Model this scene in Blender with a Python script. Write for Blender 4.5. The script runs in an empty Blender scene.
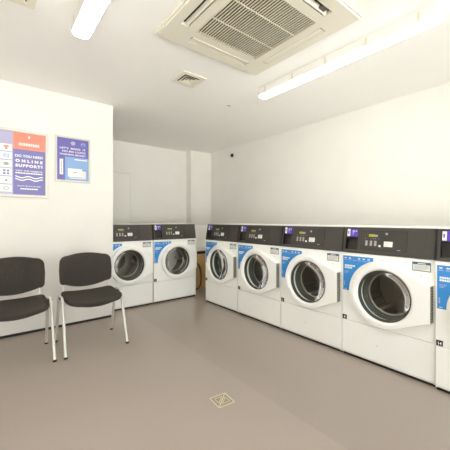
import bpy, bmesh, math, random
from mathutils import Vector, Matrix
random.seed(7)
PI = math.pi
SC = bpy.context.scene
COL = SC.collection

# ------------------------------------------------------------------ materials
def lin(c):
    return tuple((v / 12.92 if v <= .04045 else ((v + .055) / 1.055) ** 2.4) for v in [x / 255 for x in c]) + (1,)

def mat(name, rgb, rough=.5, metal=0., spec=.5, noise=0., nscale=40., bump=0., bscale=200., coat=0., rgb2=None):
    m = bpy.data.materials.new(name); m.use_nodes = True
    nt = m.node_tree; b = nt.nodes['Principled BSDF']
    b.inputs['Base Color'].default_value = lin(rgb)
    b.inputs['Roughness'].default_value = rough
    b.inputs['Metallic'].default_value = metal
    b.inputs['Specular IOR Level'].default_value = spec
    b.inputs['Coat Weight'].default_value = coat
    b.inputs['Coat Roughness'].default_value = .08
    tc = nt.nodes.new('ShaderNodeTexCoord')
    if noise or rgb2:
        n = nt.nodes.new('ShaderNodeTexNoise'); n.inputs['Scale'].default_value = nscale; n.inputs['Detail'].default_value = 4
        nt.links.new(tc.outputs['Object'], n.inputs['Vector'])
        r = nt.nodes.new('ShaderNodeValToRGB')
        r.color_ramp.elements[0].position = .35; r.color_ramp.elements[1].position = .65
        a = lin(rgb)
        if rgb2: lo, hi = a, lin(rgb2)
        else: lo = tuple(v * (1 - noise) for v in a[:3]) + (1,); hi = tuple(min(1, v * (1 + noise)) for v in a[:3]) + (1,)
        r.color_ramp.elements[0].color = lo; r.color_ramp.elements[1].color = hi
        nt.links.new(n.outputs['Fac'], r.inputs['Fac']); nt.links.new(r.outputs['Color'], b.inputs['Base Color'])
    if bump:
        n2 = nt.nodes.new('ShaderNodeTexNoise'); n2.inputs['Scale'].default_value = bscale; n2.inputs['Detail'].default_value = 3
        nt.links.new(tc.outputs['Object'], n2.inputs['Vector'])
        bp = nt.nodes.new('ShaderNodeBump'); bp.inputs['Strength'].default_value = bump; bp.inputs['Distance'].default_value = .002
        nt.links.new(n2.outputs['Fac'], bp.inputs['Height']); nt.links.new(bp.outputs['Normal'], b.inputs['Normal'])
    return m

def emit(name, rgb, strength):
    m = bpy.data.materials.new(name); m.use_nodes = True
    b = m.node_tree.nodes['Principled BSDF']
    b.inputs['Base Color'].default_value = (.9, .9, .88, 1)
    b.inputs['Emission Color'].default_value = tuple(rgb) + (1,)
    b.inputs['Emission Strength'].default_value = strength
    return m

def glass(name, ior=1.7, tint=(.90, .94, .90, 1)):
    m = bpy.data.materials.new(name); m.use_nodes = True
    nt = m.node_tree; nt.nodes.remove(nt.nodes['Principled BSDF'])
    out = nt.nodes['Material Output']
    t = nt.nodes.new('ShaderNodeBsdfTransparent'); t.inputs['Color'].default_value = tint
    g = nt.nodes.new('ShaderNodeBsdfGlossy'); g.inputs['Roughness'].default_value = .04
    f = nt.nodes.new('ShaderNodeFresnel'); f.inputs['IOR'].default_value = ior
    mx = nt.nodes.new('ShaderNodeMixShader')
    nt.links.new(f.outputs[0], mx.inputs[0]); nt.links.new(t.outputs[0], mx.inputs[1]); nt.links.new(g.outputs[0], mx.inputs[2])
    nt.links.new(mx.outputs[0], out.inputs['Surface'])
    return m

def drum_mat(name):
    m = mat(name, (176, 172, 164), rough=.4, metal=.7)
    nt = m.node_tree; b = nt.nodes['Principled BSDF']
    tc = nt.nodes['Texture Coordinate']
    v = nt.nodes.new('ShaderNodeTexVoronoi'); v.inputs['Scale'].default_value = 55; v.inputs['Randomness'].default_value = .15
    nt.links.new(tc.outputs['Object'], v.inputs['Vector'])
    r = nt.nodes.new('ShaderNodeValToRGB'); r.color_ramp.elements[0].position = .20; r.color_ramp.elements[1].position = .28
    r.color_ramp.elements[0].color = (.03, .03, .03, 1); r.color_ramp.elements[1].color = lin((160, 154, 143))
    nt.links.new(v.outputs['Distance'], r.inputs['Fac']); nt.links.new(r.outputs['Color'], b.inputs['Base Color'])
    return m

def vinyl_sheets(m, seam, k):
    # two sheets of vinyl from different rolls meet along x = seam
    nt = m.node_tree; b = nt.nodes['Principled BSDF']; src = b.inputs['Base Color'].links[0].from_socket
    sx = nt.nodes.new('ShaderNodeSeparateXYZ'); nt.links.new(nt.nodes['Texture Coordinate'].outputs['Object'], sx.inputs[0])
    gt = nt.nodes.new('ShaderNodeMath'); gt.operation = 'GREATER_THAN'; gt.inputs[1].default_value = seam
    nt.links.new(sx.outputs['X'], gt.inputs[0])
    mx = nt.nodes.new('ShaderNodeMix'); mx.data_type = 'RGBA'; mx.blend_type = 'MULTIPLY'
    nt.links.new(gt.outputs[0], mx.inputs['Factor']); nt.links.new(src, mx.inputs['A']); mx.inputs['B'].default_value = (k, k, k, 1)
    nt.links.new(mx.outputs['Result'], b.inputs['Base Color'])

M = dict(
    wall=mat('painted_wall', (242, 240, 235), rough=.75, spec=.25, noise=.012, nscale=3, bump=.05, bscale=300),
    ceil=mat('painted_ceiling', (252, 251, 248), rough=.9, spec=.15, noise=.01, nscale=2),
    trim=mat('white_trim', (236, 234, 228), rough=.45),
    dark=mat('dark_strip', (36, 33, 30), rough=.6),
    floor=mat('vinyl_floor', (168, 156, 146), rough=.28, spec=.45, noise=.05, nscale=160, bump=.06, bscale=350),
    enamel=mat('white_enamel', (251, 252, 248), rough=.32, noise=.008, nscale=5),
    door=mat('white_door_plastic', (249, 249, 246), rough=.28),
    panel=mat('charcoal_panel', (68, 65, 60), rough=.42, noise=.05, nscale=60, bump=.05, bscale=400),
    panel2=mat('charcoal_plate', (63, 60, 55), rough=.38),
    black=mat('black_plastic', (24, 22, 20), rough=.5),
    pocket=mat('dark_pocket', (46, 43, 39), rough=.5),
    seal=mat('grey_rubber', (70, 72, 68), rough=.38),
    steel=mat('steel', (190, 186, 178), rough=.28, metal=1.),
    paddle=mat('paddle_steel', (196, 190, 178), rough=.4, metal=.7),
    gasket=mat('gasket_rubber', (78, 80, 75), rough=.45),
    drum=drum_mat('perforated_steel'),
    glass=glass('door_glass', 1.27, (.93, .95, .92, 1)),
    blue=mat('blue_print', (58, 146, 222), rough=.35),
    red=mat('red_print', (196, 60, 56), rough=.35),
    white=mat('white_print', (248, 247, 243), rough=.4),
    teal=mat('slate_blue_print', (58, 96, 122), rough=.4),
    greyp=mat('grey_print', (170, 170, 168), rough=.5),
    sticker=mat('sticker_paper', (232, 229, 223), rough=.45),
    purple=mat('purple_print', (92, 66, 190), rough=.35),
    yellow=mat('yellow_lcd', (186, 176, 44), rough=.3),
    key=mat('pale_key', (214, 211, 204), rough=.45),
    hinge=mat('hinge_grey', (150, 147, 138), rough=.5),
    hole=mat('hinge_holes', (84, 80, 72), rough=.6),
    fabric=mat('charcoal_fabric', (68, 64, 59), rough=.95, spec=.15, noise=.22, nscale=150, bump=.5, bscale=600),
    shell=mat('chair_shell', (30, 28, 26), rough=.5),
    frame=mat('silver_painted_tube', (226, 223, 216), rough=.28, metal=.35),
    alu=mat('aluminium_frame', (216, 212, 202), rough=.4, metal=.2),
    coral=mat('coral_print', (244, 140, 118), rough=.3),
    lav=mat('lavender_print', (186, 182, 214), rough=.3),
    indigo=mat('indigo_print', (120, 116, 184), rough=.3),
    indigo2=mat('indigo_print_two', (112, 106, 182), rough=.3),
    sky=mat('sky_blue_print', (140, 176, 224), rough=.3),
    ac=mat('ac_plastic', (232, 227, 212), rough=.5),
    acslat=mat('ac_grille_plastic', (222, 214, 194), rough=.5),
    acdark=mat('ac_dark_inside', (22, 19, 15), rough=.8),
    cream=mat('cream_plastic', (238, 233, 217), rough=.5),
    brass=mat('drain_metal', (212, 205, 182), rough=.35, metal=.3),
    draindark=mat('drain_slots', (158, 149, 128), rough=.7),
    ply=mat('plywood', (196, 160, 104), rough=.7, rgb2=(208, 172, 118), nscale=6),
    hose=mat('grey_hose', (92, 86, 76), rough=.5),
    pane=glass('added_window_glass', 1.2, (.97, .98, .97, 1)),
    doorleaf=mat('door_paint', (245, 243, 238), rough=.6),
    tube=emit('lit_diffuser', (1., .985, .955), 4.6),
)

vinyl_sheets(M['floor'], 1.43, .93)

# ------------------------------------------------------------------ mesh helpers
class B:
    def __init__(s): s.bm = bmesh.new(); s.mats = []
    def mi(s, m):
        if m is None: return 0
        if m not in s.mats: s.mats.append(m)
        return s.mats.index(m)
    def face(s, vs, m=None):
        try:
            f = s.bm.faces.new(vs); f.material_index = s.mi(m); return f
        except ValueError: return None
    def poly(s, pts, m=None): return s.face([s.bm.verts.new(p) for p in pts], m)
    def box(s, x0, x1, y0, y1, z0, z1, m=None, P=None, bev=0):
        vs = [Vector((x, y, z)) for z in (z0, z1) for y in (y0, y1) for x in (x0, x1)]
        if P: vs = [Vector(P(*v)) for v in vs]
        v = [s.bm.verts.new(p) for p in vs]
        fs = [s.face([v[i] for i in q], m) for q in ((0, 2, 3, 1), (4, 5, 7, 6), (0, 1, 5, 4), (1, 3, 7, 5), (3, 2, 6, 7), (2, 0, 4, 6))]
        if bev:
            es = list({e for f in fs for e in f.edges})
            bmesh.ops.bevel(s.bm, geom=es, offset=bev, segments=2, profile=.5, affect='EDGES')
        return s
    def loft(s, loops, m=None, closed=True, cap0=False, cap1=False, mlist=None):
        L = [[s.bm.verts.new(p) for p in lp] for lp in loops]
        for k in range(len(L) - 1):
            a, b = L[k], L[k + 1]; n = len(a)
            for i in range(n if closed else n - 1):
                j = (i + 1) % n
                s.face([a[i], a[j], b[j], b[i]], mlist[k] if mlist else m)
        if cap0: s.face(list(reversed(L[0])), m)
        if cap1: s.face(L[-1], m)
        return s
    def tube(s, path, r, m=None, n=10, sy=1., caps=True):
        path = [Vector(p) for p in path]; loops = []
        up = Vector((0, 0, 1))
        t0 = (path[1] - path[0]).normalized()
        nrm = t0.orthogonal().normalized() if abs(t0.dot(Vector((1, 0, 0)))) > .9 else (Vector((1, 0, 0)) - t0 * t0.x).normalized()
        for i, p in enumerate(path):
            t = ((path[min(i + 1, len(path) - 1)] - path[max(i - 1, 0)])).normalized()
            nrm = (nrm - t * nrm.dot(t)).normalized(); bn = t.cross(nrm)
            loops.append([p + nrm * (r * math.cos(2 * PI * k / n)) + bn * (r * sy * math.sin(2 * PI * k / n)) for k in range(n)])
        return s.loft(loops, m, True, caps, caps)
    def disc(s, c, r, axis, depth, m=None, n=20):
        """cylinder starting at c, running `depth` along axis"""
        c = Vector(c); a = Vector(axis).normalized(); u = a.orthogonal().normalized(); v = a.cross(u)
        lp = [[c + a * d + u * r * math.cos(2 * PI * k / n) + v * r * math.sin(2 * PI * k / n) for k in range(n)] for d in (0, depth)]
        return s.loft(lp, m, True, True, True)
    def prism(s, pts2, f, d0, d1, m=None):
        a = [f(p[0], p[1], d0) for p in pts2]; b = [f(p[0], p[1], d1) for p in pts2]
        return s.loft([a, b], m, True, True, True)
    def build(s, name, default, parent=None, loc=None, smooth=False):
        bmesh.ops.recalc_face_normals(s.bm, faces=s.bm.faces[:])
        me = bpy.data.meshes.new(name); s.bm.to_mesh(me); s.bm.free()
        ms = s.mats or [default]
        for m in ms: me.materials.append(m if m else default)
        if smooth:
            for p in me.polygons: p.use_smooth = True
            try: me.set_sharp_from_angle(angle=math.radians(35))
            except Exception: pass
        o = bpy.data.objects.new(name, me); COL.objects.link(o)
        if parent: o.parent = parent
        if loc: o.location = loc
        return o

def text_into(bm_builder, body, size, f, m, bold=.0, align='CENTER', width=None, d=(.0, .0006), track=1.):
    """flat lettering: f(u, v, depth) places it; u along the line, v up"""
    cu = bpy.data.curves.new('t', 'FONT'); cu.body = body; cu.size = size; cu.align_x = align; cu.offset = bold * size; cu.resolution_u = 3; cu.space_character = track
    o = bpy.data.objects.new('t', cu); COL.objects.link(o)
    dg = bpy.context.evaluated_depsgraph_get(); dg.update()
    me = bpy.data.meshes.new_from_object(o.evaluated_get(dg))
    bpy.data.objects.remove(o); bpy.data.curves.remove(cu)
    xs = [v.co.x for v in me.vertices]
    sc = 1.
    if width and xs: sc = width / (max(xs) - min(xs))
    vs = [bm_builder.bm.verts.new(f(v.co.x * sc, v.co.y, d[1])) for v in me.vertices]
    for p in me.polygons: bm_builder.face([vs[i] for i in p.vertices], m)
    bpy.data.meshes.remove(me)

def empty(name, loc, rz=0, label=None, cat=None, group=None):
    o = bpy.data.objects.new(name, None); COL.objects.link(o); o.empty_display_size = .1
    o.location = loc; o.rotation_euler = (0, 0, rz)
    tag(o, label, cat, group); return o
def tag(o, label=None, cat=None, group=None, kind=None):
    if label: o['label'] = label
    if cat: o['category'] = cat
    if group: o['group'] = group
    if kind: o['kind'] = kind
    return o
def copy_tree(o, parent=None):
    c = o.copy(); COL.objects.link(c)
    if parent: c.parent = parent
    for ch in list(o.children): copy_tree(ch, c)
    return c

# ------------------------------------------------------------------ dimensions
CAM_H = 1.168
CEIL = 2.547
XR = 3.62          # right wall
XL, YB = -1.9, -2.0  # walls to the left and behind the camera
YLW = 3.658        # front of the wall with the posters
XLW = 1.175        # its free end
YBACK = 5.2
XP, YP = 3.13, 5.02

# ------------------------------------------------------------------ the setting
def struct(name, b, m): return tag(b.build(name, m), kind='structure')
struct('floor', B().box(XL - .1, XR + .1, YB - .1, YBACK + .1, -.1, 0), M['floor'])
struct('ceiling', B().box(XL - .1, XR + .1, YB - .1, YBACK + .1, CEIL, CEIL + .1), M['ceil'])
struct('wall_right', B().box(XR, XR + .1, YB - .1, YBACK + .1, 0, CEIL), M['wall'])
struct('wall_left', B().box(XL, XLW, YLW, YLW + .13, 0, CEIL), M['wall'])
struct('wall_back', B().box(XL - .1, XR, YBACK, YBACK + .1, 0, CEIL), M['wall'])
struct('wall_corner', B().box(XP, XR, YP, YBACK, 0, CEIL), M['wall'])
struct('wall_side', B().box(XL - .1, XL, YB - .1, YBACK, 0, CEIL), M['wall'])
WX0, WX1, WZ0, WZ1 = -1.75, 2.1, .30, 2.25      # opening added out of view behind the viewer to let daylight in
b = B(); b.box(XL, WX0, YB - .1, YB, 0, CEIL); b.box(WX1, XR, YB - .1, YB, 0, CEIL); b.box(WX0, WX1, YB - .1, YB, 0, WZ0); b.box(WX0, WX1, YB - .1, YB, WZ1, CEIL)
struct('wall_rear', b, M['wall'])
b = B(); fw = .05
b.box(WX0, WX1, YB - .08, YB - .02, WZ0, WZ0 + fw); b.box(WX0, WX1, YB - .08, YB - .02, WZ1 - fw, WZ1)
for k in range(4):
    x = WX0 + fw / 2 + (WX1 - WX0 - fw) * k / 3; b.box(x - fw / 2, x + fw / 2, YB - .08, YB - .02, WZ0 + fw, WZ1 - fw)
wn = struct('added_window_1', b, M['trim'])
for k in range(3):
    xa = WX0 + fw + (WX1 - WX0 - fw) * k / 3; B().box(xa, xa + (WX1 - WX0 - fw) / 3 - fw, YB - .053, YB - .047, WZ0 + fw, WZ1 - fw).build('pane', M['pane'], wn)
struct('base_strip_left', B().box(XL, XLW + .004, YLW - .006, YLW, 0, .024), M['dark'])  # dark strip along the foot of the poster wall
# low boxed-in wall between the two rows of machines
struct('wall_low', B().box(2.2, XR, 4.28, 4.40, 0, 1.064, bev=.003), M['wall'])
struct('baseboard_low', B().box(2.2, XR, 4.262, 4.279, 0, .10), M['trim'])
# flush door in the back wall
dr = struct('door_1', B().box(1.24, 1.97, YBACK - .014, YBACK - .001, .01, 1.985), M['doorleaf'])
b = B()
b.box(1.215, 1.24, YBACK - .018, YBACK - .001, 0, 2.005); b.box(1.97, 1.983, YBACK - .018, YBACK - .001, 0, 2.005)
b.box(1.24, 1.97, YBACK - .018, YBACK - .001, 1.988, 2.005)
b.build('door_frame', M['trim'], dr)

# ------------------------------------------------------------------ washing machine
W, D, H = .694, .72, 1.112
UC, ZC = .362 - .35, .575       # door centre in local u (centred) and z
PB, PT, LEAN = .888, 1.106, .038
def F(u, z, d=0): return Vector((u - .35, -d, z))             # point on the front face
def P(u, z, d=0): return Vector((u - .35, -d + LEAN * (z - PB) / (PT - PB), z))   # on the leaning panel
def rect(b, f, u0, u1, z0, z1, d0, d1, m=None):
    return b.prism([(u0, z0), (u1, z0), (u1, z1), (u0, z1)], f, d0, d1, m)

def hull(pts):
    pts = sorted(set(pts)); 
    def half(ps):
        h = []
        for p in ps:
            while len(h) > 1 and (h[-1][0] - h[-2][0]) * (p[1] - h[-2][1]) - (h[-1][1] - h[-2][1]) * (p[0] - h[-2][0]) <= 0: h.pop()
            h.append(p)
        return h
    a = half(pts); c = half(pts[::-1]); return a[:-1] + c[:-1]
DR = .250
corners = [(.683 - .35 - UC, .711 - ZC), (.683 - .35 - UC, .447 - ZC)]
HULL = hull([(DR * math.cos(2 * PI * k / 180), DR * math.sin(2 * PI * k / 180)) for k in range(180)] + corners)
def ray(poly, th):
    dx, dy = math.cos(th), math.sin(th)
    for i in range(len(poly)):
        (x0, y0), (x1, y1) = poly[i], poly[(i + 1) % len(poly)]
        ex, ey = x1 - x0, y1 - y0; den = dx * ey - dy * ex
        if abs(den) < 1e-12: continue
        t = (x0 * ey - y0 * ex) / den; s = (x0 * dy - y0 * dx) / den
        if t > 0 and -1e-9 <= s <= 1 + 1e-9: return t
    return DR
ANG = sorted([2 * PI * k / 96 for k in range(96)] + [math.atan2(c[1], c[0]) % (2 * PI) for c in corners])

def make_machine():
    root = empty('washing_machine', (0, 0, 0))
    # body: cabinet sides, back, bottom
    b = B()
    x0, x1 = -W / 2, W / 2
    b.box(x0, x0 + .012, .002, D, .02, PB); b.box(x1 - .012, x1, .002, D, .02, PB)
    b.box(x0 + .012, x1 - .012, D - .012, D, .02, PB); b.box(x0 + .012, x1 - .012, .02, D - .012, .02, .032)
    b.build('body', M['enamel'], root)
    # front sheet with the porthole opening
    b = B(); R0 = .196
    rc = [(-.347 - UC, .308 - ZC), (.347 - UC, .308 - ZC), (.347 - UC, .886 - ZC), (-.347 - UC, .886 - ZC)]
    ang = sorted([2 * PI * k / 96 for k in range(96)] + [math.atan2(c[1], c[0]) % (2 * PI) for c in rc])
    inn = [Vector((UC + R0 * math.cos(t), 0, ZC + R0 * math.sin(t))) for t in ang]
    out = [Vector((UC + ray(rc, t) * math.cos(t), 0, ZC + ray(rc, t) * math.sin(t))) for t in ang]
    bk = [v + Vector((0, .012, 0)) for v in out]; ibk = [v + Vector((0, .03, 0)) for v in inn]
    b.loft([bk, out, inn, ibk]); b.build('front_panel', M['enamel'], root, smooth=True)
    kp = B().box(x0, x1, .0, .02, .036, .304, bev=.003).build('kick_panel', M['enamel'], root)
    lip = B().box(x0 + .004, x1 - .004, .002, .05, .023, .038).build('base_rail', M['trim'], kp)
    rect(B(), F, .298, .304, .158, .164, 0, .001).build('screw', M['greyp'], kp)
    B().box(x0 + .006, x1 - .006, .010, D - .01, .0005, .0195).build('dark_gap_block', M['black'], root)  # black block added to darken the gap under the body
    # worktop
    b = B()
    b.box(x0, x1, LEAN - .004, D, PT + .001, H, bev=.002)
    b.box(x0, x0 + .012, LEAN + .03, D, PB, PT); b.box(x1 - .012, x1, LEAN + .03, D, PB, PT); b.box(x0, x1, D - .012, D, PB, PT)
    b.build('top', M['enamel'], root)
    # control panel: fascia with an opening for the coin unit
    b = B(); t = -.03; ca, cb = .027, .137
    rect(b, P, .010, ca, PB + .002, PT, t, .004); rect(b, P, cb, .693, PB + .002, PT, t, .004)
    rect(b, P, ca, cb, 1.098, PT, t, .004); rect(b, P, ca, cb, PB + .002, .907, t, .004)
    cp = b.build('control_panel', M['panel'], root)
    for e0, e1 in ((.0005, .010), (.693, .6995)):
        b = B(); rect(b, P, e0, e1, PB + .002, PT, t, -.002); b.build('dark_gap_strip', M['black'], cp)  # black strips put in as the dark gap between neighbouring panels
    b = B(); pa, pb = .163, .516
    for (a0, a1, c0, c1) in ((pa, pb, 1.076, 1.079), (pa, pb, .925, .928), (pa, pa + .003, .928, 1.076), (pb - .003, pb, .928, 1.076)):
        rect(b, P, a0, a1, c0, c1, .004, .0052)
    b.build('plate_groove', M['black'], cp)
    b = B(); rect(b, P, pa + .003, pb - .003, .928, 1.076, .0038, .0048); b.build('control_plate', M['panel2'], cp)
    b = B(); rect(b, P, .227, .272, 1.031, 1.051, .005, .0062, M['yellow']); rect(b, P, .272, .299, 1.031, 1.049, .005, .0062, M['greyp'])
    b.build('display', M['yellow'], cp)
    for u in (.211, .248, .283):
        b = B(); rect(b, P, u - .009, u + .009, .958, .970, .0048, .0075); rect(b, P, u - .0065, u + .0065, .974, .984, .0048, .0065); rect(b, P, u - .009, u + .009, .988, .999, .0048, .0075)
        rect(b, P, u - .009, u + .009, .958, .999, .0046, .0052, M['greyp']); b.build('button', M['key'], cp)
    b = B(); rect(b, P, .309, .326, .953, .968, .0048, .0085); b.build('button', M['white'], cp)
    for u in (.199, .244, .262, .280, .306):
        b = B(); rect(b, P, u, u + .005, 1.014, 1.019, .0048, .006); b.build('indicator_light', M['greyp'], cp)
    b = B(); rect(b, P, .349, .414, .957, .998, .0048, .006, M['white'])
    for k in range(4): rect(b, P, .355, .355 + (.052, .034, .048, .030)[k], .989 - k * .0085, .991 - k * .0085, .006, .0064, M['greyp'])
    b.build('price_card', M['white'], cp)
    c = P(.366, 1.057, .004); B().disc(c, .009, (0, -1, .17), .006).build('key_lock', M['steel'], cp)
    b = B(); rect(b, P, .448, .471, .934, .9375, .0048, .0056); b.build('badge', M['key'], cp)
    # coin unit
    b = B()
    rect(b, P, ca, cb, .907, 1.098, -.030, -.026, M['pocket'])
    rect(b, P, ca, ca + .004, .907, 1.098, -.026, .002, M['black']); rect(b, P, cb - .004, cb, .907, 1.098, -.026, .002, M['black'])
    rect(b, P, ca + .004, cb - .004, 1.094, 1.098, -.026, .002, M['black']); rect(b, P, ca + .004, cb - .004, .907, .913, -.026, .002, M['panel'])
    cu = b.build('coin_unit', M['pocket'], root)
    b = B(); rect(b, P, ca + .004, cb - .004, 1.008, 1.020, -.026, .003); b.build('sill', M['black'], cu)
    b = B(); L0 = .0315
    rect(b, P, L0, L0 + .097, 1.026, 1.092, -.026, -.004, M['purple']); rect(b, P, L0 + .002, L0 + .028, 1.028, 1.090, -.004, -.0032, M['white'])
    rect(b, P, L0 + .048, L0 + .068, 1.062, 1.080, -.004, -.0032, M['lav']); rect(b, P, L0 + .052, L0 + .057, 1.040, 1.062, -.004, -.0032, M['lav'])
    rect(b, P, L0 + .074, L0 + .088, 1.066, 1.080, -.004, -.0032, M['lav']); rect(b, P, L0 + .008, L0 + .018, 1.048, 1.072, -.0032, -.0026, M['indigo'])
    b.build('payment_label', M['purple'], cu)
    # blue quarter-round sticker
    b = B(); R = .276; cu_, cz = .347, .566
    pts = [(.013, .563), (.048, .563)]
    a0 = math.atan2(.563 - cz, .048 - cu_) % (2 * PI); a0 = PI + .01
    a1 = PI - math.acos((cu_ - .273) / R)
    for k in range(25):
        t = a0 + (a1 - a0) * k / 24; pts.append((cu_ + R * 1.02 * math.cos(t), cz + R * math.sin(t)))
    pts += [(.273, .860), (.013, .860)]
    b.prism(pts, F, 0, .0012, M['blue'])
    for k in range(6):
        rect(b, F, .026 + k * .040, .044 + k * .040, .838, .846, .0012, .0017, M['white'] if k != 2 else M['red'])
        rect(b, F, .022 + k * .040, .050 + k * .040, .824, .829, .0012, .0017, M['lav'])
    for r_, n in ((.783, 7), (.765, 5)):
        for k in range(n): rect(b, F, .028 + k * .0135, .039 + k * .0135, r_ - .0135, r_, .0012, .0017, M['white'])
    for k in range(3): rect(b, F, .026, .068 - k * .008, .727 - k * .009, .7305 - k * .009, .0012, .0017, M['lav'])
    rect(b, F, .022, .030, .60, .64, .0012, .0017, M['lav']); rect(b, F, .024, .044, .572, .576, .0012, .0017, M['white'])
    b.build('blue_sticker', M['blue'], root)
    # instruction sticker
    b = B(); rect(b, F, .554, .672, .799, .865, 0, .0012, M['teal']); rect(b, F, .559, .667, .804, .847, .0012, .0016, M['sticker'])
    rect(b, F, .590, .640, .852, .857, .0012, .0016, M['white'])
    for k in range(5): rect(b, F, .565, .565 + (.094, .088, .094, .080, .06)[k], .838 - k * .0075, .8405 - k * .0075, .0016, .002, M['greyp'])
    b.build('instruction_sticker', M['sticker'], root)
    B().disc(F(.611, .772, -.002), .004, (0, -1, 0), .0035, n=12).build('screw', M['greyp'], root)
    # number tag
    b = B(); rect(b, F, .008, .046, .309, .347, 0, .002); b.build('number_tag', M['black'], root)
    # door
    b = B()
    def ring(scale, d, rr=None, off=0):
        return [Vector((UC + (ray(HULL, t) * scale - off if rr is None else rr) * math.cos(t), -d, ZC + (ray(HULL, t) * scale - off if rr is None else rr) * math.sin(t))) for t in ANG]
    b.loft([ring(1, .001, off=.012), ring(1, .009, off=.012), ring(1, .009), ring(1, .044), ring(1, .052, off=.003), ring(1, .055, off=.008), ring(1, .055, off=.011), ring(1, .055, .218), ring(1, .055, .215), ring(1, .050, .206), ring(1, .036, .199), ring(1, .001, .198)])
    dr = b.build('door', M['door'], root, smooth=True)
    b = B()
    rr = [(.001, .199), (.034, .199), (.039, .196), (.036, .190), (.006, .186)]
    b.loft([ring(1, d, r) for d, r in rr]); b.build('door_seal', M['seal'], dr, smooth=True)
    b = B()   # glass bowl bulging into the drum
    pr = [(.192, .036), (.178, .026), (.160, .012), (.135, -.004), (.10, -.018), (.05, -.026), (.015, -.027)]
    b.loft([ring(1, d, r) for r, d in pr], cap1=True); b.build('door_glass', M['glass'], dr, smooth=True)
    b = B()   # pull handle on the left of the rim
    angs = [math.radians(a) for a in range(158, 206, 3)]
    def arc(r, d): return [Vector((UC + r * math.cos(t), -d, ZC + r * math.sin(t))) for t in angs]
    b.loft([arc(.251, .020), arc(.254, .050), arc(.250, .0615), arc(.222, .0615), arc(.219, .054)], closed=False)
    for e in (0, -1):
        b.poly([arc(.251, .020)[e], arc(.254, .050)[e], arc(.250, .0615)[e], arc(.222, .0615)[e], arc(.219, .054)[e]])
    b.build('door_handle', M['door'], dr)
    b = B(); hx = .683 - .35
    b.box(hx, hx + .003, -.052, -.004, .450, .708, M['hinge'])
    for k in range(13):
        for q in (0, 1):
            b.box(hx + .003, hx + .0036, -.046 + q * .023, -.030 + q * .023, .458 + k * .0192, .468 + k * .0192, M['hole'])
    b.build('hinge_strip', M['hinge'], dr)
    # drum
    b = B(); n = 64
    def circ(r, y): return [Vector((UC + r * math.cos(2 * PI * k / n), y, ZC + r * math.sin(2 * PI * k / n))) for k in range(n)]
    b.loft([circ(.158, .088), circ(.166, .084), (circ(.172, .088)), circ(.250, .092), circ(.258, .10), circ(.258, .44), circ(.245, .46), circ(.12, .47), circ(.10, .455), circ(.03, .45)], cap1=True)
    du = b.build('drum', M['drum'], root, smooth=True)
    b = B(); b.loft([circ(.1965, .028), circ(.192, .045), circ(.186, .050), circ(.185, .062), circ(.176, .068), circ(.172, .086)]); b.build('door_gasket', M['gasket'], root, smooth=True)
    for k in range(3):
        a = PI / 2 + .5 + k * 2 * PI / 3
        er, et = Vector((math.cos(a), 0, math.sin(a))), Vector((-math.sin(a), 0, math.cos(a)))
        c = Vector((UC, 0, ZC)); b = B()
        lp = []
        for y in (.12, .15, .40, .43):
            hgt = .075 if .14 < y < .41 else .02
            lp.append([c + Vector((0, y, 0)) + et * w_ + er * r_ for w_, r_ in ((-.045, .256), (-.014, .256 - hgt), (.014, .256 - hgt), (.045, .256))])
        b.loft(lp, closed=False)
        b.poly(lp[0]); b.poly(lp[-1]); b.build('drum_paddle', M['paddle'], du)
    return root

proto = make_machine()
def add_number(root, digits):
    tagp = [c for c in root.children if c.name.split('.')[0] == 'number_tag'][0]
    b = B(); text_into(b, digits, .030, lambda x, y, d: F(.027 + x, .317 + y, .002 + d), M['white'], bold=.02, width=.020 if len(digits) > 1 else None)
    b.build('number', M['white'], tagp)
XF, YF = 2.43, 3.85
spots = [
    ((XF, 3.159, 0), -PI / 2, '5', 'white washing machine at the corner end of the long right-hand row, beside the gap'),
    ((XF, 2.455, 0), -PI / 2, '2', 'white washing machine second from the corner along the right-hand wall row'),
    ((XF, 1.755, 0), -PI / 2, '3', 'white front-loading washing machine third from the corner along the right-hand wall row'),
    ((XF, 1.055, 0), -PI / 2, '4', 'largest white washing machine fully in view, fourth from the corner along the right wall'),
    ((XF - .022, .353, 0), -PI / 2, '14', 'white washing machine tagged 14, cut off by the right picture edge'),
    ((1.430, YF, 0), 0, '6', 'white washing machine of the back pair, left edge hidden behind the poster wall'),
    ((2.140, YF, 0), 0, '7', 'white washing machine of the back pair, the one beside the corner gap'),
]
for i, (loc, rz, num, lab) in enumerate(spots):
    o = proto if i == 0 else None
    if o is None:
        o = copy_tree(proto)
    o.location = loc; o.rotation_euler = (0, 0, rz)
    tag(o, lab, 'washing machine', 'white front-loading washing machines')
    spots[i] = (o, num)
for o, num in spots: add_number(o, num)

# ------------------------------------------------------------------ chairs
def smooth_path(pts, r, n=6):
    """round the corners of a polyline"""
    pts = [Vector(p) for p in pts]; out = [pts[0]]
    for i in range(1, len(pts) - 1):
        p, a, c = pts[i], pts[i - 1], pts[i + 1]
        da, dc = (a - p), (c - p); k = min(r, da.length * .49, dc.length * .49)
        s, e = p + da.normalized() * k, p + dc.normalized() * k
        for j in range(n + 1):
            t = j / n; out.append(s * (1 - t) ** 2 + p * 2 * t * (1 - t) + e * t * t)
    return out + [pts[-1]]

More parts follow.
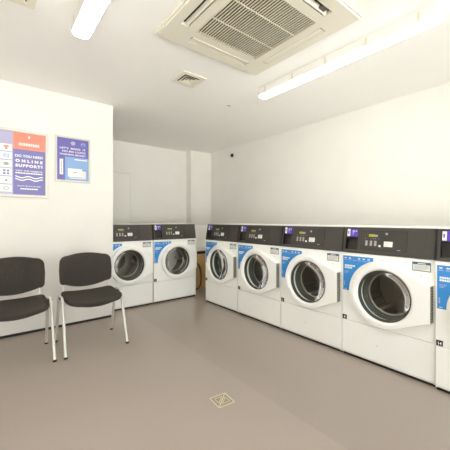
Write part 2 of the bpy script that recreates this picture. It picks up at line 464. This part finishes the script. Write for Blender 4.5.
def cushion(outline, f, thick, inset=.018, dome=.006, back=False):
    """outline: 2D convex-ish loop; f(u, v, d) -> point, d measured along the cushion's facing side"""
    b = B(); n = len(outline)
    cx = sum(p[0] for p in outline) / n; cy = sum(p[1] for p in outline) / n
    def sc(s, d): return [f(cx + (p[0] - cx) * s, cy + (p[1] - cy) * s, d) for p in outline]
    b.loft([sc(.94, 0), sc(.985, .003), sc(1., .010), sc(1., thick - .016), sc(.985, thick - .006), sc(.95, thick), sc(.75, thick + dome * .6), sc(.4, thick + dome), sc(.1, thick + dome)], cap0=True, cap1=True)
    return b

def superloop(hw, v0, v1, top_bulge, bot_bulge, rc_t, rc_b, n=14):
    """rounded shape: half width hw, straight sides, bulging top and bottom edges"""
    pts = []
    def edge(pa, pb, bulge, k=14):
        r = []
        for j in range(k + 1):
            t = j / k; r.append((pa[0] + (pb[0] - pa[0]) * t, pa[1] + (pb[1] - pa[1]) * t + bulge * (1 - (2 * t - 1) ** 2)))
        return r
    def corner(p, a, c, k=7):
        return [(a[0] * (1 - t) ** 2 + p[0] * 2 * t * (1 - t) + c[0] * t * t, a[1] * (1 - t) ** 2 + p[1] * 2 * t * (1 - t) + c[1] * t * t) for t in [j / k for j in range(1, k)]]
    bl = (-hw + rc_b, v0); br = (hw - rc_b, v0); tl = (-hw + rc_t, v1); trp = (hw - rc_t, v1)
    pts += edge(bl, br, bot_bulge); pts += corner((hw, v0), br, (hw, v0 + rc_b)); pts += [(hw, v0 + rc_b), (hw + .004, (v0 + v1) / 2), (hw, v1 - rc_t)]
    pts += corner((hw, v1), (hw, v1 - rc_t), trp); pts += edge(trp, tl, top_bulge)
    pts += corner((-hw, v1), tl, (-hw, v1 - rc_t)); pts += [(-hw, v1 - rc_t), (-hw - .004, (v0 + v1) / 2), (-hw, v0 + rc_b)]
    pts += corner((-hw, v0), (-hw, v0 + rc_b), bl)
    return pts

def make_chair():
    # local: faces -Y, origin on the floor at the middle of the front feet
    root = empty('stacking_chair', (0, 0, 0))
    # seat: v runs front (-.045) to rear (.38); dished, rear edge and front lip follow a curve
    ol = superloop(.236, -.012, .385, .006, -.026, .06, .085)
    def sz(u, v): return .425 + .020 * max(0, (v - .2) / .2) ** 1.5 - .010 * max(0, (.05 - v) / .09) ** 2 + .020 * (abs(u) / .236) ** 2.2
    def sf(u, v, d): return Vector((u, v + .02, sz(u, v) - .006 + d))
    cushion(ol, sf, .041).build('seat', M['fabric'], root, smooth=True)
    ol2 = [(p[0] * .97, .18 + (p[1] - .18) * .97) for p in ol]
    b = B(); n = len(ol2)
    b.loft([[Vector((p[0] * s, .20 + (p[1] - .18) * s, sz(p[0], p[1]) - dz)) for p in ol2] for s, dz in ((1., .006), (1., .012), (.9, .022))], cap0=True, cap1=True)
    b.build('seat_shell', M['shell'], root, smooth=True)
    # backrest: curved around the sitter
    bo = superloop(.240, .545, .817, .020, -.042, .075, .045)
    def by(u, z): return .470 + .09 * (z - .55) - .055 * (u / .24) ** 2
    def bf(u, z, d): return Vector((u, by(u, z) - d, z))
    cushion(bo, bf, .038, dome=.004).build('backrest', M['fabric'], root, smooth=True)
    b = B(); cz = .69
    b.loft([[Vector((p[0] * s, by(p[0], p[1]) + dd, cz + (p[1] - cz) * s)) for p in bo] for s, dd in ((.975, .001), (.985, .006), (.93, .014))], cap0=True, cap1=True)
    b.build('back_shell', M['shell'], root, smooth=True)
    # frame: an inverted U of oval tube each side, uprights for the back, cross bars
    for s in (-1, 1):
        x = .261 * s
        pth = smooth_path([(x, .0, .014), (x * .985, .165, .470), (x * .985, .330, .470), (x, .458, .014)], .05)
        k = len(pth) // 2
        B().tube(pth[:k + 1], .0125, n=12).build('leg', M['frame'], root, smooth=True)
        B().tube(pth[k:], .0125, n=12).build('leg', M['frame'], root, smooth=True)
        for q in (pth[0], pth[-1]):
            dz = (pth[1] - pth[0]) if q is pth[0] else (pth[-2] - pth[-1])
            dz.normalize(); B().tube([q - dz * .0142, q + dz * .003], .0145, n=12).build('foot_cap', M['shell'], root, smooth=True)
        up = smooth_path([(.205 * s, .17, .412), (.205 * s, .425, .412), (.205 * s, .452, .63)], .05)
        B().tube(up, .010, n=10).build('back_upright', M['frame'], root, smooth=True)
        b = B(); b.box(x * .985 - .016, x * .985 + .014, .185, .235, .452, .476, bev=.004)
        b.build('stacking_buffer', M['shell'], root)
    b = B(); b.tube([(-.253, .20, .408), (.253, .20, .408)], .009); b.tube([(-.253, .30, .408), (.253, .30, .408)], .009)
    for s in (-1, 1):
        for y in (.20, .30): b.tube([(.253 * s, y, .408), (.254 * s, y, .445)], .008)
    b.build('cross_bar', M['frame'], root, smooth=True)
    return root
ch = make_chair()
G = 'charcoal stacking chairs against the poster wall'
tag(ch, 'charcoal fabric stacking chair under the two posters, nearer the washing machines', 'chair', G)
ch.location = (.764, 2.778, 0)
c2 = copy_tree(ch); c2.location = (.163, 2.786, 0)
tag(c2, 'charcoal fabric stacking chair partly cut off by the left picture edge, below the larger poster', 'chair', G)

# ------------------------------------------------------------------ posters
def wallp(x, z, d=0): return Vector((x, YLW - d, z))
def frame_mesh(x0, x1, z0, z1, w, d):
    b = B()
    o = [(x0, z0), (x1, z0), (x1, z1), (x0, z1)]
    def lp(i, dd): return [wallp(a, c, dd) for a, c in ((x0 + i, z0 + i), (x1 - i, z0 + i), (x1 - i, z1 - i), (x0 + i, z1 - i))]
    b.loft([lp(0, .0005), lp(0, d - .003), lp(.003, d), lp(w - .003, d), lp(w, d - .004), lp(w, .006)])
    return b
x0, x1, z0, z1 = -.20, .494, 1.398, 2.083
t = empty('poster', (0, YLW, 0)); 
def build_at(b, name, m, parent): # world-space mesh under a thing at (0,YLW,0)
    o = b.build(name, m, parent); o.location = (0, -YLW, 0); return o
tag(t, 'large framed poster with coral banner and indigo online support panel, above the cut-off chair', 'poster', 'framed posters on the left wall')
build_at(frame_mesh(x0, x1, z0, z1, .028, .018), 'frame', M['alu'], t)
b = B()
pw = lambda x, z, d=0: wallp(x, z, d)
rect(b, pw, x0 + .02, .189, z0 + .02, z1 - .02, .002, .0062, M['lav'])
rect(b, pw, .189, x1 - .02, z0 + .02, 1.885, .002, .0062, M['indigo'])
rect(b, pw, .189, x1 - .02, 1.885, z1 - .02, .002, .0062, M['coral'])
for k in range(6):   # white rows of care symbols
    zt = 1.925 - k * .081
    rect(b, pw, x0 + .045, .180, zt - .070, zt, .0062, .0066, M['white'])
sym = [M['coral'], M['sky'], M['greyp'], M['indigo'], M['greyp'], M['greyp']]
for k in range(6):
    zc = 1.925 - k * .081 - .035
    if k == 0:
        for q in range(3): rect(b, pw, .112 + q * .014, .126 + q * .014, zc + .004, zc + .020, .0066, .007, sym[k])
        rect(b, pw, .122, .144, zc - .018, zc + .004, .0066, .007, sym[k])
    elif k == 1:
        for q in range(4): rect(b, pw, .112, .156, zc - .02 + q * .011, zc - .015 + q * .011, .0066, .007, sym[k])
        rect(b, pw, .112, .117, zc - .02, zc + .02, .0066, .007, sym[k]); rect(b, pw, .151, .156, zc - .02, zc + .02, .0066, .007, sym[k])
    elif k == 3:
        for q in (0, 1):
            for r_ in (0, 1): rect(b, pw, .108 + q * .030, .128 + q * .030, zc - .024 + r_ * .028, zc - .006 + r_ * .028, .0066, .007, sym[k])
    elif k in (2, 5):
        rr = .022
        pts = [(.133 + rr * math.cos(a * PI / 10), zc + rr * .8 * math.sin(a * PI / 10)) for a in range(20)]
        b.prism(pts, pw, .0066, .007, sym[k])
        if k == 5:
            b.prism([(.133 + (p[0] - .133) * .65, zc + (p[1] - zc) * .65) for p in pts], pw, .007, .0073, M['white'])
    else:
        b.prism([(.118, zc - .012), (.148, zc - .012), (.133, zc + .016)], pw, .0066, .007, sym[k])
    for q in range(2): rect(b, pw, -.14, .04 - q * .05, zc + .004 - q * .016, zc + .010 - q * .016, .0066, .007, M['greyp'])
# waves
for zc in (1.606, 1.580):
    up = []; lo = []
    for k in range(33):
        x = .207 + .237 * k / 32; z = zc + .008 * math.sin(2 * PI * 2 * k / 32 + 1.9); up.append((x, z + .0055)); lo.append((x, z - .0055))
    for k in range(32): b.prism([lo[k], lo[k + 1], up[k + 1], up[k]], pw, .0062, .0068, M['white'])
def line(s, size, xc, z, width, m=M['white'], bold=.025, track=1.): text_into(b, s, size, lambda x, y, d: wallp(xc + x, z + y, .0064 + d), m, bold=bold, width=width, track=track)
line('DO YOU NEED', .034, .325, 1.808, .240, bold=.035); line('ONLINE', .038, .325, 1.757, .236, bold=.06, track=1.7); line('SUPPORT?', .038, .325, 1.709, .236, bold=.06, track=1.25)
line('VISIT THE WEBSITE', .020, .325, 1.662, .234, bold=.02)
for k in range(11): rect(b, pw, .208 + k * .0215, .2265 + k * .0215, 1.640, 1.652, .0062, .0068, M['white'])
line("DON'T HAVE A PHONE?", .015, .325, 1.510, .200, bold=.015)
for k in range(8): rect(b, pw, .250 + k * .019, .2665 + k * .019, 1.480, 1.492, .0062, .0068, M['white'])
for k in range(9): rect(b, pw, .236 + k * .020, .253 + k * .020, 1.925, 1.953, .0062, .0066, M['sticker'])
rect(b, pw, .316, .332, 2.005, 2.030, .0062, .0066, M['sticker'])
build_at(b, 'sheet', M['indigo'], t)

t2 = empty('poster', (0, YLW, 0))
tag(t2, 'small framed blue and purple poster on the left wall, right of the large poster', 'poster', 'framed posters on the left wall')
x0, x1, z0, z1 = .556, .916, 1.588, 2.092
build_at(frame_mesh(x0, x1, z0, z1, .021, .016), 'frame', M['alu'], t2)
b = B()
rect(b, pw, x0 + .015, x1 - .015, z0 + .015, z1 - .015, .002, .0062, M['sky'])
rect(b, pw, x0 + .02, x1 - .02, 1.868, z1 - .02, .0062, .0065, M['indigo2'])
rect(b, pw, x0 + .02, .655, z0 + .02, 1.868, .0062, .0065, M['indigo2'])
rect(b, pw, .602, .636, 1.668, 1.838, .0065, .0069, M['white'])
for k in range(7): rect(b, pw, .614, .624, 1.688 + k * .019, 1.700 + k * .019, .0069, .0073, M['greyp'])
rect(b, pw, .684, .828, 1.648, 1.742, .0065, .0069, M['white']); rect(b, pw, .828, .868, 1.632, 1.722, .0065, .0069, M['sticker'])
rect(b, pw, .700, .835, 1.628, 1.642, .0065, .0069, M['sticker'])
rect(b, pw, .828, .872, 1.722, 1.730, .0069, .0073, M['indigo2']); rect(b, pw, .735, .775, 1.696, 1.706, .0069, .0073, M['greyp'])
rect(b, pw, .75, .880, 1.838, 1.850, .0065, .0069, M['white'])
for (cx, cz, m) in ((.735, 2.022, M['lav']), (.838, 2.018, M['sky'])):
    b.prism([(cx + .024 * math.cos(a * PI / 12), cz + .022 * math.sin(a * PI / 12)) for a in range(24)], pw, .0065, .0069, m)
b.prism([(.838 + .014 * math.cos(a * PI / 12), 2.012 + .013 * math.sin(a * PI / 12)) for a in range(24)], pw, .0069, .0073, M['indigo2'])
line("LET'S  MAKE  IT", .027, .734, 1.952, .262, bold=.02); line('NO BIG LOADS', .027, .745, 1.918, .235, bold=.02); line('WASHING MONEY', .027, .734, 1.884, .268, bold=.02)
build_at(b, 'sheet', M['sky'], t2)

# ------------------------------------------------------------------ ceiling: air conditioning cassette
AX0, AX1, AY0, AY1 = .965, 1.950, 1.000, 2.000
acx, acy = (AX0 + AX1) / 2, (AY0 + AY1) / 2
ac = empty('air_conditioner', (acx, acy, CEIL), 0, 'large cream square air conditioning cassette with slatted grille set in the ceiling', 'air conditioner')
GZ = -.030
def cell(b, x0, x1, y0, y1, z0, z1, m=None, bev=0): b.box(x0 , x1, y0, y1, z0, z1, m, bev=bev)
hs, hy = (AX1 - AX0) / 2, (AY1 - AY0) / 2
b = B()
sl_i, sl_o, sl_l = .365, .425, .285      # slot band (distance from centre) and half length
gh = .302                                # grille half size
# frame built as strips round the grille opening and the four slots
for (a0, a1) in ((-hs, -sl_o), (sl_o, hs)): b.box(a0, a1, -hy, hy, GZ, -.001)
for (c0, c1) in ((-hy, -sl_o), (sl_o, hy)): b.box(-sl_o, sl_o, c0, c1, GZ, -.001)
for s in (-1, 1):
    xa, xb = sorted((s * gh, s * sl_i)); b.box(xa, xb, -sl_i, sl_i, GZ, -.001)
    ya, yb = sorted((s * gh, s * sl_i)); b.box(-gh, gh, ya, yb, GZ, -.001)
    xa, xb = sorted((s * sl_i, s * sl_o))
    b.box(xa, xb, -sl_o, -sl_l, GZ, -.001); b.box(xa, xb, sl_l, sl_o, GZ, -.001)
    b.box(-sl_i, -sl_l, xa, xb, GZ, -.001); b.box(sl_l, sl_i, xa, xb, GZ, -.001)
# thin rim step round the outside
b.box(-hs - .012, -hs, -hy - .012, hy + .012, -.014, -.001); b.box(hs, hs + .012, -hy - .012, hy + .012, -.014, -.001)
b.box(-hs, hs, -hy - .012, -hy, -.014, -.001); b.box(-hs, hs, hy, hy + .012, -.014, -.001)
b.build('frame', M['ac'], ac)
b = B()
for i in range(29):
    x = -gh + (i + .5) * 2 * gh / 29
    b.box(x - .0036, x + .0036, -gh, gh, GZ - .001, GZ + .005)
for y in (-.11, .10): b.box(-gh, gh, y - .0025, y + .0025, GZ - .002, GZ + .006)
for s in (-1, 1):
    xa, xb = sorted((s * gh, s * (gh - .006))); b.box(xa, xb, -gh, gh, GZ - .002, GZ + .012); b.box(-gh, gh, xa, xb, GZ - .002, GZ + .012)
b.build('grille', M['acslat'], ac)
B().box(-.43, .43, -.43, .43, -.006, -.0015).build('air_filter', M['acdark'], ac)
# four louvre flaps, each tilted open in its slot
for k in range(4):
    ang = k * PI / 2
    R = Matrix.Rotation(ang, 4, 'Z')
    b = B(); tilt = math.radians((10, 10, 58, 58)[k])
    lp = []
    for j in range(7):
        q = j / 6; w = .066 * q
        px = sl_o - .003 - w * .86 ; pz = GZ - .001 - w * math.sin(tilt) * .3 + .003 * math.sin(PI * q)
        if k > 1: px = sl_o - .030 - .016 * q; pz = GZ + .020 - .024 * q
        lp.append((px, pz))
    top = [(p[0], p[1] + .005) for p in lp]; prof = lp + top[::-1]
    e0 = [R @ Vector((p[0], -sl_l + .008, p[1])) for p in prof]; e1 = [R @ Vector((p[0], sl_l - .008, p[1])) for p in prof]
    b.loft([e0, e1], cap0=True, cap1=True)
    b.build('louvre_flap', M['ac'], ac)
c = B(); c.box(.19, .245, -.418, -.385, GZ + .004, -.006); c.build('flap_motor', M['hose'], ac)

# ------------------------------------------------------------------ ceiling air vents
def vent(cx, cy, label, s=.130):
    v = empty('ceiling_vent', (cx, cy, CEIL), 0, label, 'vent', 'square ceiling air vents')
    b = B()
    def sq(h, z): return [Vector((x * h, y * h, z)) for x, y in ((-1, -1), (1, -1), (1, 1), (-1, 1))]
    b.loft([sq(s, -.001), sq(s, -.006), sq(s * .96, -.009), sq(s * .66, -.009), sq(s * .60, -.002)]); b.build('frame', M['cream'], v)
    B().box(-s * .64, s * .64, -s * .64, s * .64, -.0035, -.0012).build('duct', M['acdark'], v)
    for h in (.44, .22):
        b = B(); b.loft([sq(s * (h + .10), -.010), sq(s * (h + .12), -.0115), sq(s * (h - .06), -.003), sq(s * (h - .08), -.004)])
        b.build('deflector', M['cream'], v)
    b = B(); b.box(-s * .10, s * .10, -s * .10, s * .10, -.009, -.0035); b.build('centre_plate', M['cream'], v)
vent(1.530, 2.505, 'small square cream air vent between the air conditioner and the far corner')
vent(.105, 2.165, 'square cream air vent cut off by the top left edge of the picture')

# ------------------------------------------------------------------ batten lights
def batten(cx, y0, y1, label):
    cy = (y0 + y1) / 2; h = (y1 - y0) / 2
    t = empty('batten_light', (cx, cy, CEIL), 0, label, 'light', 'long ceiling batten lights')
    B().box(-.060, .060, -h + .012, h - .012, -.074, -.001, bev=.004).build('housing', M['trim'], t)
    b = B(); lp = []
    prof = [(-.056, -.074), (-.055, -.082), (-.050, -.088), (-.034, -.092), (0, -.093), (.034, -.092), (.050, -.088), (.055, -.082), (.056, -.074)]
    for q, s in ((-h, .35), (-h + .008, .62), (-h + .022, .85), (-h + .045, 1.), (h - .045, 1.), (h - .022, .85), (h - .008, .62), (h, .35)):
        lp.append([Vector((p[0] * s, q, -.074 + (p[1] + .074) * s)) for p in prof])
    b.loft(lp, cap0=True, cap1=True); b.build('diffuser', M['tube'], t, smooth=True)
    for k in range(5):
        y = -h + .12 + k * (2 * h - .24) / 4
        for s in (-1, 1):
            xa, xb = sorted((s * .0585, s * .065)); B().box(xa, xb, y - .010, y + .010, -.078, -.014, bev=.003).build('clip', M['acslat'], t)
batten(2.268, .615, 2.24, 'long lit batten light crossing the ceiling above the right-hand machines')
batten(.505, .64, 2.30, 'lit batten light cut off by the top edge, above the chairs')
batten(.505, -1.7, -.04, 'added unseen batten light behind the viewer in line with the one above the chairs')  # extra lamp out of view, added to brighten the near floor

# ------------------------------------------------------------------ small ceiling and wall fittings
t = empty('ceiling_sensor', (2.254, 2.76, CEIL), 0, 'tiny white ceiling fitting with dark slots beyond the long light', 'sensor')
b = B(); b.disc((0, 0, -.006), .030, (0, 0, 1), .005); b.build('base', M['trim'], t)
B().box(-.014, -.004, -.006, .006, -.010, -.006).build('contact', M['hose'], t); B().box(.008, .020, -.005, .003, -.010, -.006).build('contact', M['hose'], t)

t = empty('security_camera', (XR, 4.31, 2.388), 0, 'small black dome security camera on white base high in the corner', 'security camera')
b = B(); b.disc((-.018, 0, 0), .050, (1, 0, 0), .0175, n=28); b.build('base', M['trim'], t, smooth=True)
b = B(); lp = []
for k in range(8):
    a = k / 7 * PI / 2 * .97; lp.append([Vector((-.016 - .040 * math.sin(a), .036 * math.cos(a) * math.cos(q * PI / 12), .036 * math.cos(a) * math.sin(q * PI / 12))) for q in range(24)])
b.loft(lp, cap0=True, cap1=True); b.build('dome', M['black'], t, smooth=True)

# ------------------------------------------------------------------ floor drain
t = empty('floor_drain', (1.182, 1.518, 0), -math.radians(6), 'small square metal drain grate set in the grey vinyl floor', 'drain')
b = B(); h = .062
def sq(hh, z): return [Vector((x * hh, y * hh, z)) for x, y in ((-1, -1), (1, -1), (1, 1), (-1, 1))]
b.loft([sq(h, .0003), sq(h, .002), sq(h - .008, .003), sq(h - .010, .001)]); b.build('rim', M['brass'], t)
B().box(-h + .009, h - .009, -h + .009, h - .009, .0003, .0012).build('pan', M['draindark'], t)
b = B(); q = h - .010
def bar(p0, p1, w):
    p0, p1 = Vector(p0 + (0,)), Vector(p1 + (0,)); d = (p1 - p0).normalized(); n = Vector((-d.y, d.x, 0)) * w
    b.loft([[p0 + n + Vector((0, 0, z)), p1 + n + Vector((0, 0, z)), p1 - n + Vector((0, 0, z)), p0 - n + Vector((0, 0, z))] for z in (.0012, .003)], cap0=True, cap1=True)
bar((-q, -q), (q, q), .0035)
for sg in (1, -1):
    tri = [(-q, -q), (-q, q), (q, q)]; cx, cy = -q / 3, q / 3
    tri = [((cx + (x - cx) * .52) * sg, (cy + (y - cy) * .52) * sg) for x, y in tri]
    for k in range(3): bar(tri[k], tri[(k + 1) % 3], .0022)
b.build('grate', M['brass'], t)

# ------------------------------------------------------------------ things in the corner gap
o = B().box(2.51, XR - .05, 4.246, 4.2612, .0, .585).build('plywood_panel', M['ply'])
tag(o, 'brown plywood panel against the low wall in the gap between the machine rows', 'panel')
o = B().box(2.51, 2.825, 4.222, 4.240, 0, .50, bev=.002).build('wooden_board', M['ply'])
tag(o, 'plain brown board standing on the floor behind the dark hose in the corner gap', 'board')
o = B().box(2.51, 3.3, 4.222, 4.279, .590, .634, bev=.006).build('black_rail', M['black'])
tag(o, 'black rail on the low wall above the brown plywood in the corner gap', 'rail')
hp = [(2.54, 4.17, .50), (2.66, 4.17, .495), (2.74, 4.17, .44), (2.79, 4.17, .33), (2.803, 4.17, .20), (2.79, 4.17, .08), (2.74, 4.17, .018), (2.60, 4.17, .016)]
o = B().tube(smooth_path(hp, .08), .014, n=10).build('drain_hose', M['hose'], smooth=True)
tag(o, 'dark drain hose curving down in front of the brown board in the corner gap', 'hose')

# ------------------------------------------------------------------ camera, world, view
cam = bpy.data.cameras.new('camera'); co = bpy.data.objects.new('camera', cam); COL.objects.link(co)
cam.sensor_width = 36; cam.sensor_fit = 'HORIZONTAL'; cam.lens = 297 / 450 * 36; cam.shift_y = -5 / 450; cam.clip_start = .02
co.location = (0, 0, CAM_H); co.rotation_euler = (PI / 2, 0, -math.atan(236 / 297))
SC.camera = co
w = bpy.data.worlds.new('world'); SC.world = w; w.use_nodes = True
# added daylight for the unseen opening: brighter below the horizon to lift the ceiling
nt = w.node_tree; bg = nt.nodes['Background']
tc = nt.nodes.new('ShaderNodeTexCoord'); sx = nt.nodes.new('ShaderNodeSeparateXYZ'); nt.links.new(tc.outputs['Generated'], sx.inputs[0])
rp = nt.nodes.new('ShaderNodeValToRGB'); nt.links.new(sx.outputs['Z'], rp.inputs['Fac'])
mp = nt.nodes.new('ShaderNodeMapRange'); mp.inputs['From Min'].default_value = -1; nt.links.new(sx.outputs['Z'], mp.inputs['Value']); nt.links.new(mp.outputs[0], rp.inputs['Fac'])
rp.color_ramp.elements[0].position = .46; rp.color_ramp.elements[0].color = (1, .99, .965, 1)
rp.color_ramp.elements[1].position = .52; rp.color_ramp.elements[1].color = (.36, .37, .38, 1)
nt.links.new(rp.outputs['Color'], bg.inputs['Color']); bg.inputs['Strength'].default_value = 3.9
SC.view_settings.view_transform = 'Standard'; SC.view_settings.look = 'None'; SC.view_settings.gamma = 1; SC.view_settings.exposure = 1.46
SC.view_settings.use_curve_mapping = False
SC.cycles.max_bounces = 14; SC.cycles.diffuse_bounces = 8; SC.cycles.transparent_max_bounces = 12; SC.cycles.sample_clamp_indirect = 8
SC.cycles.use_denoising = True
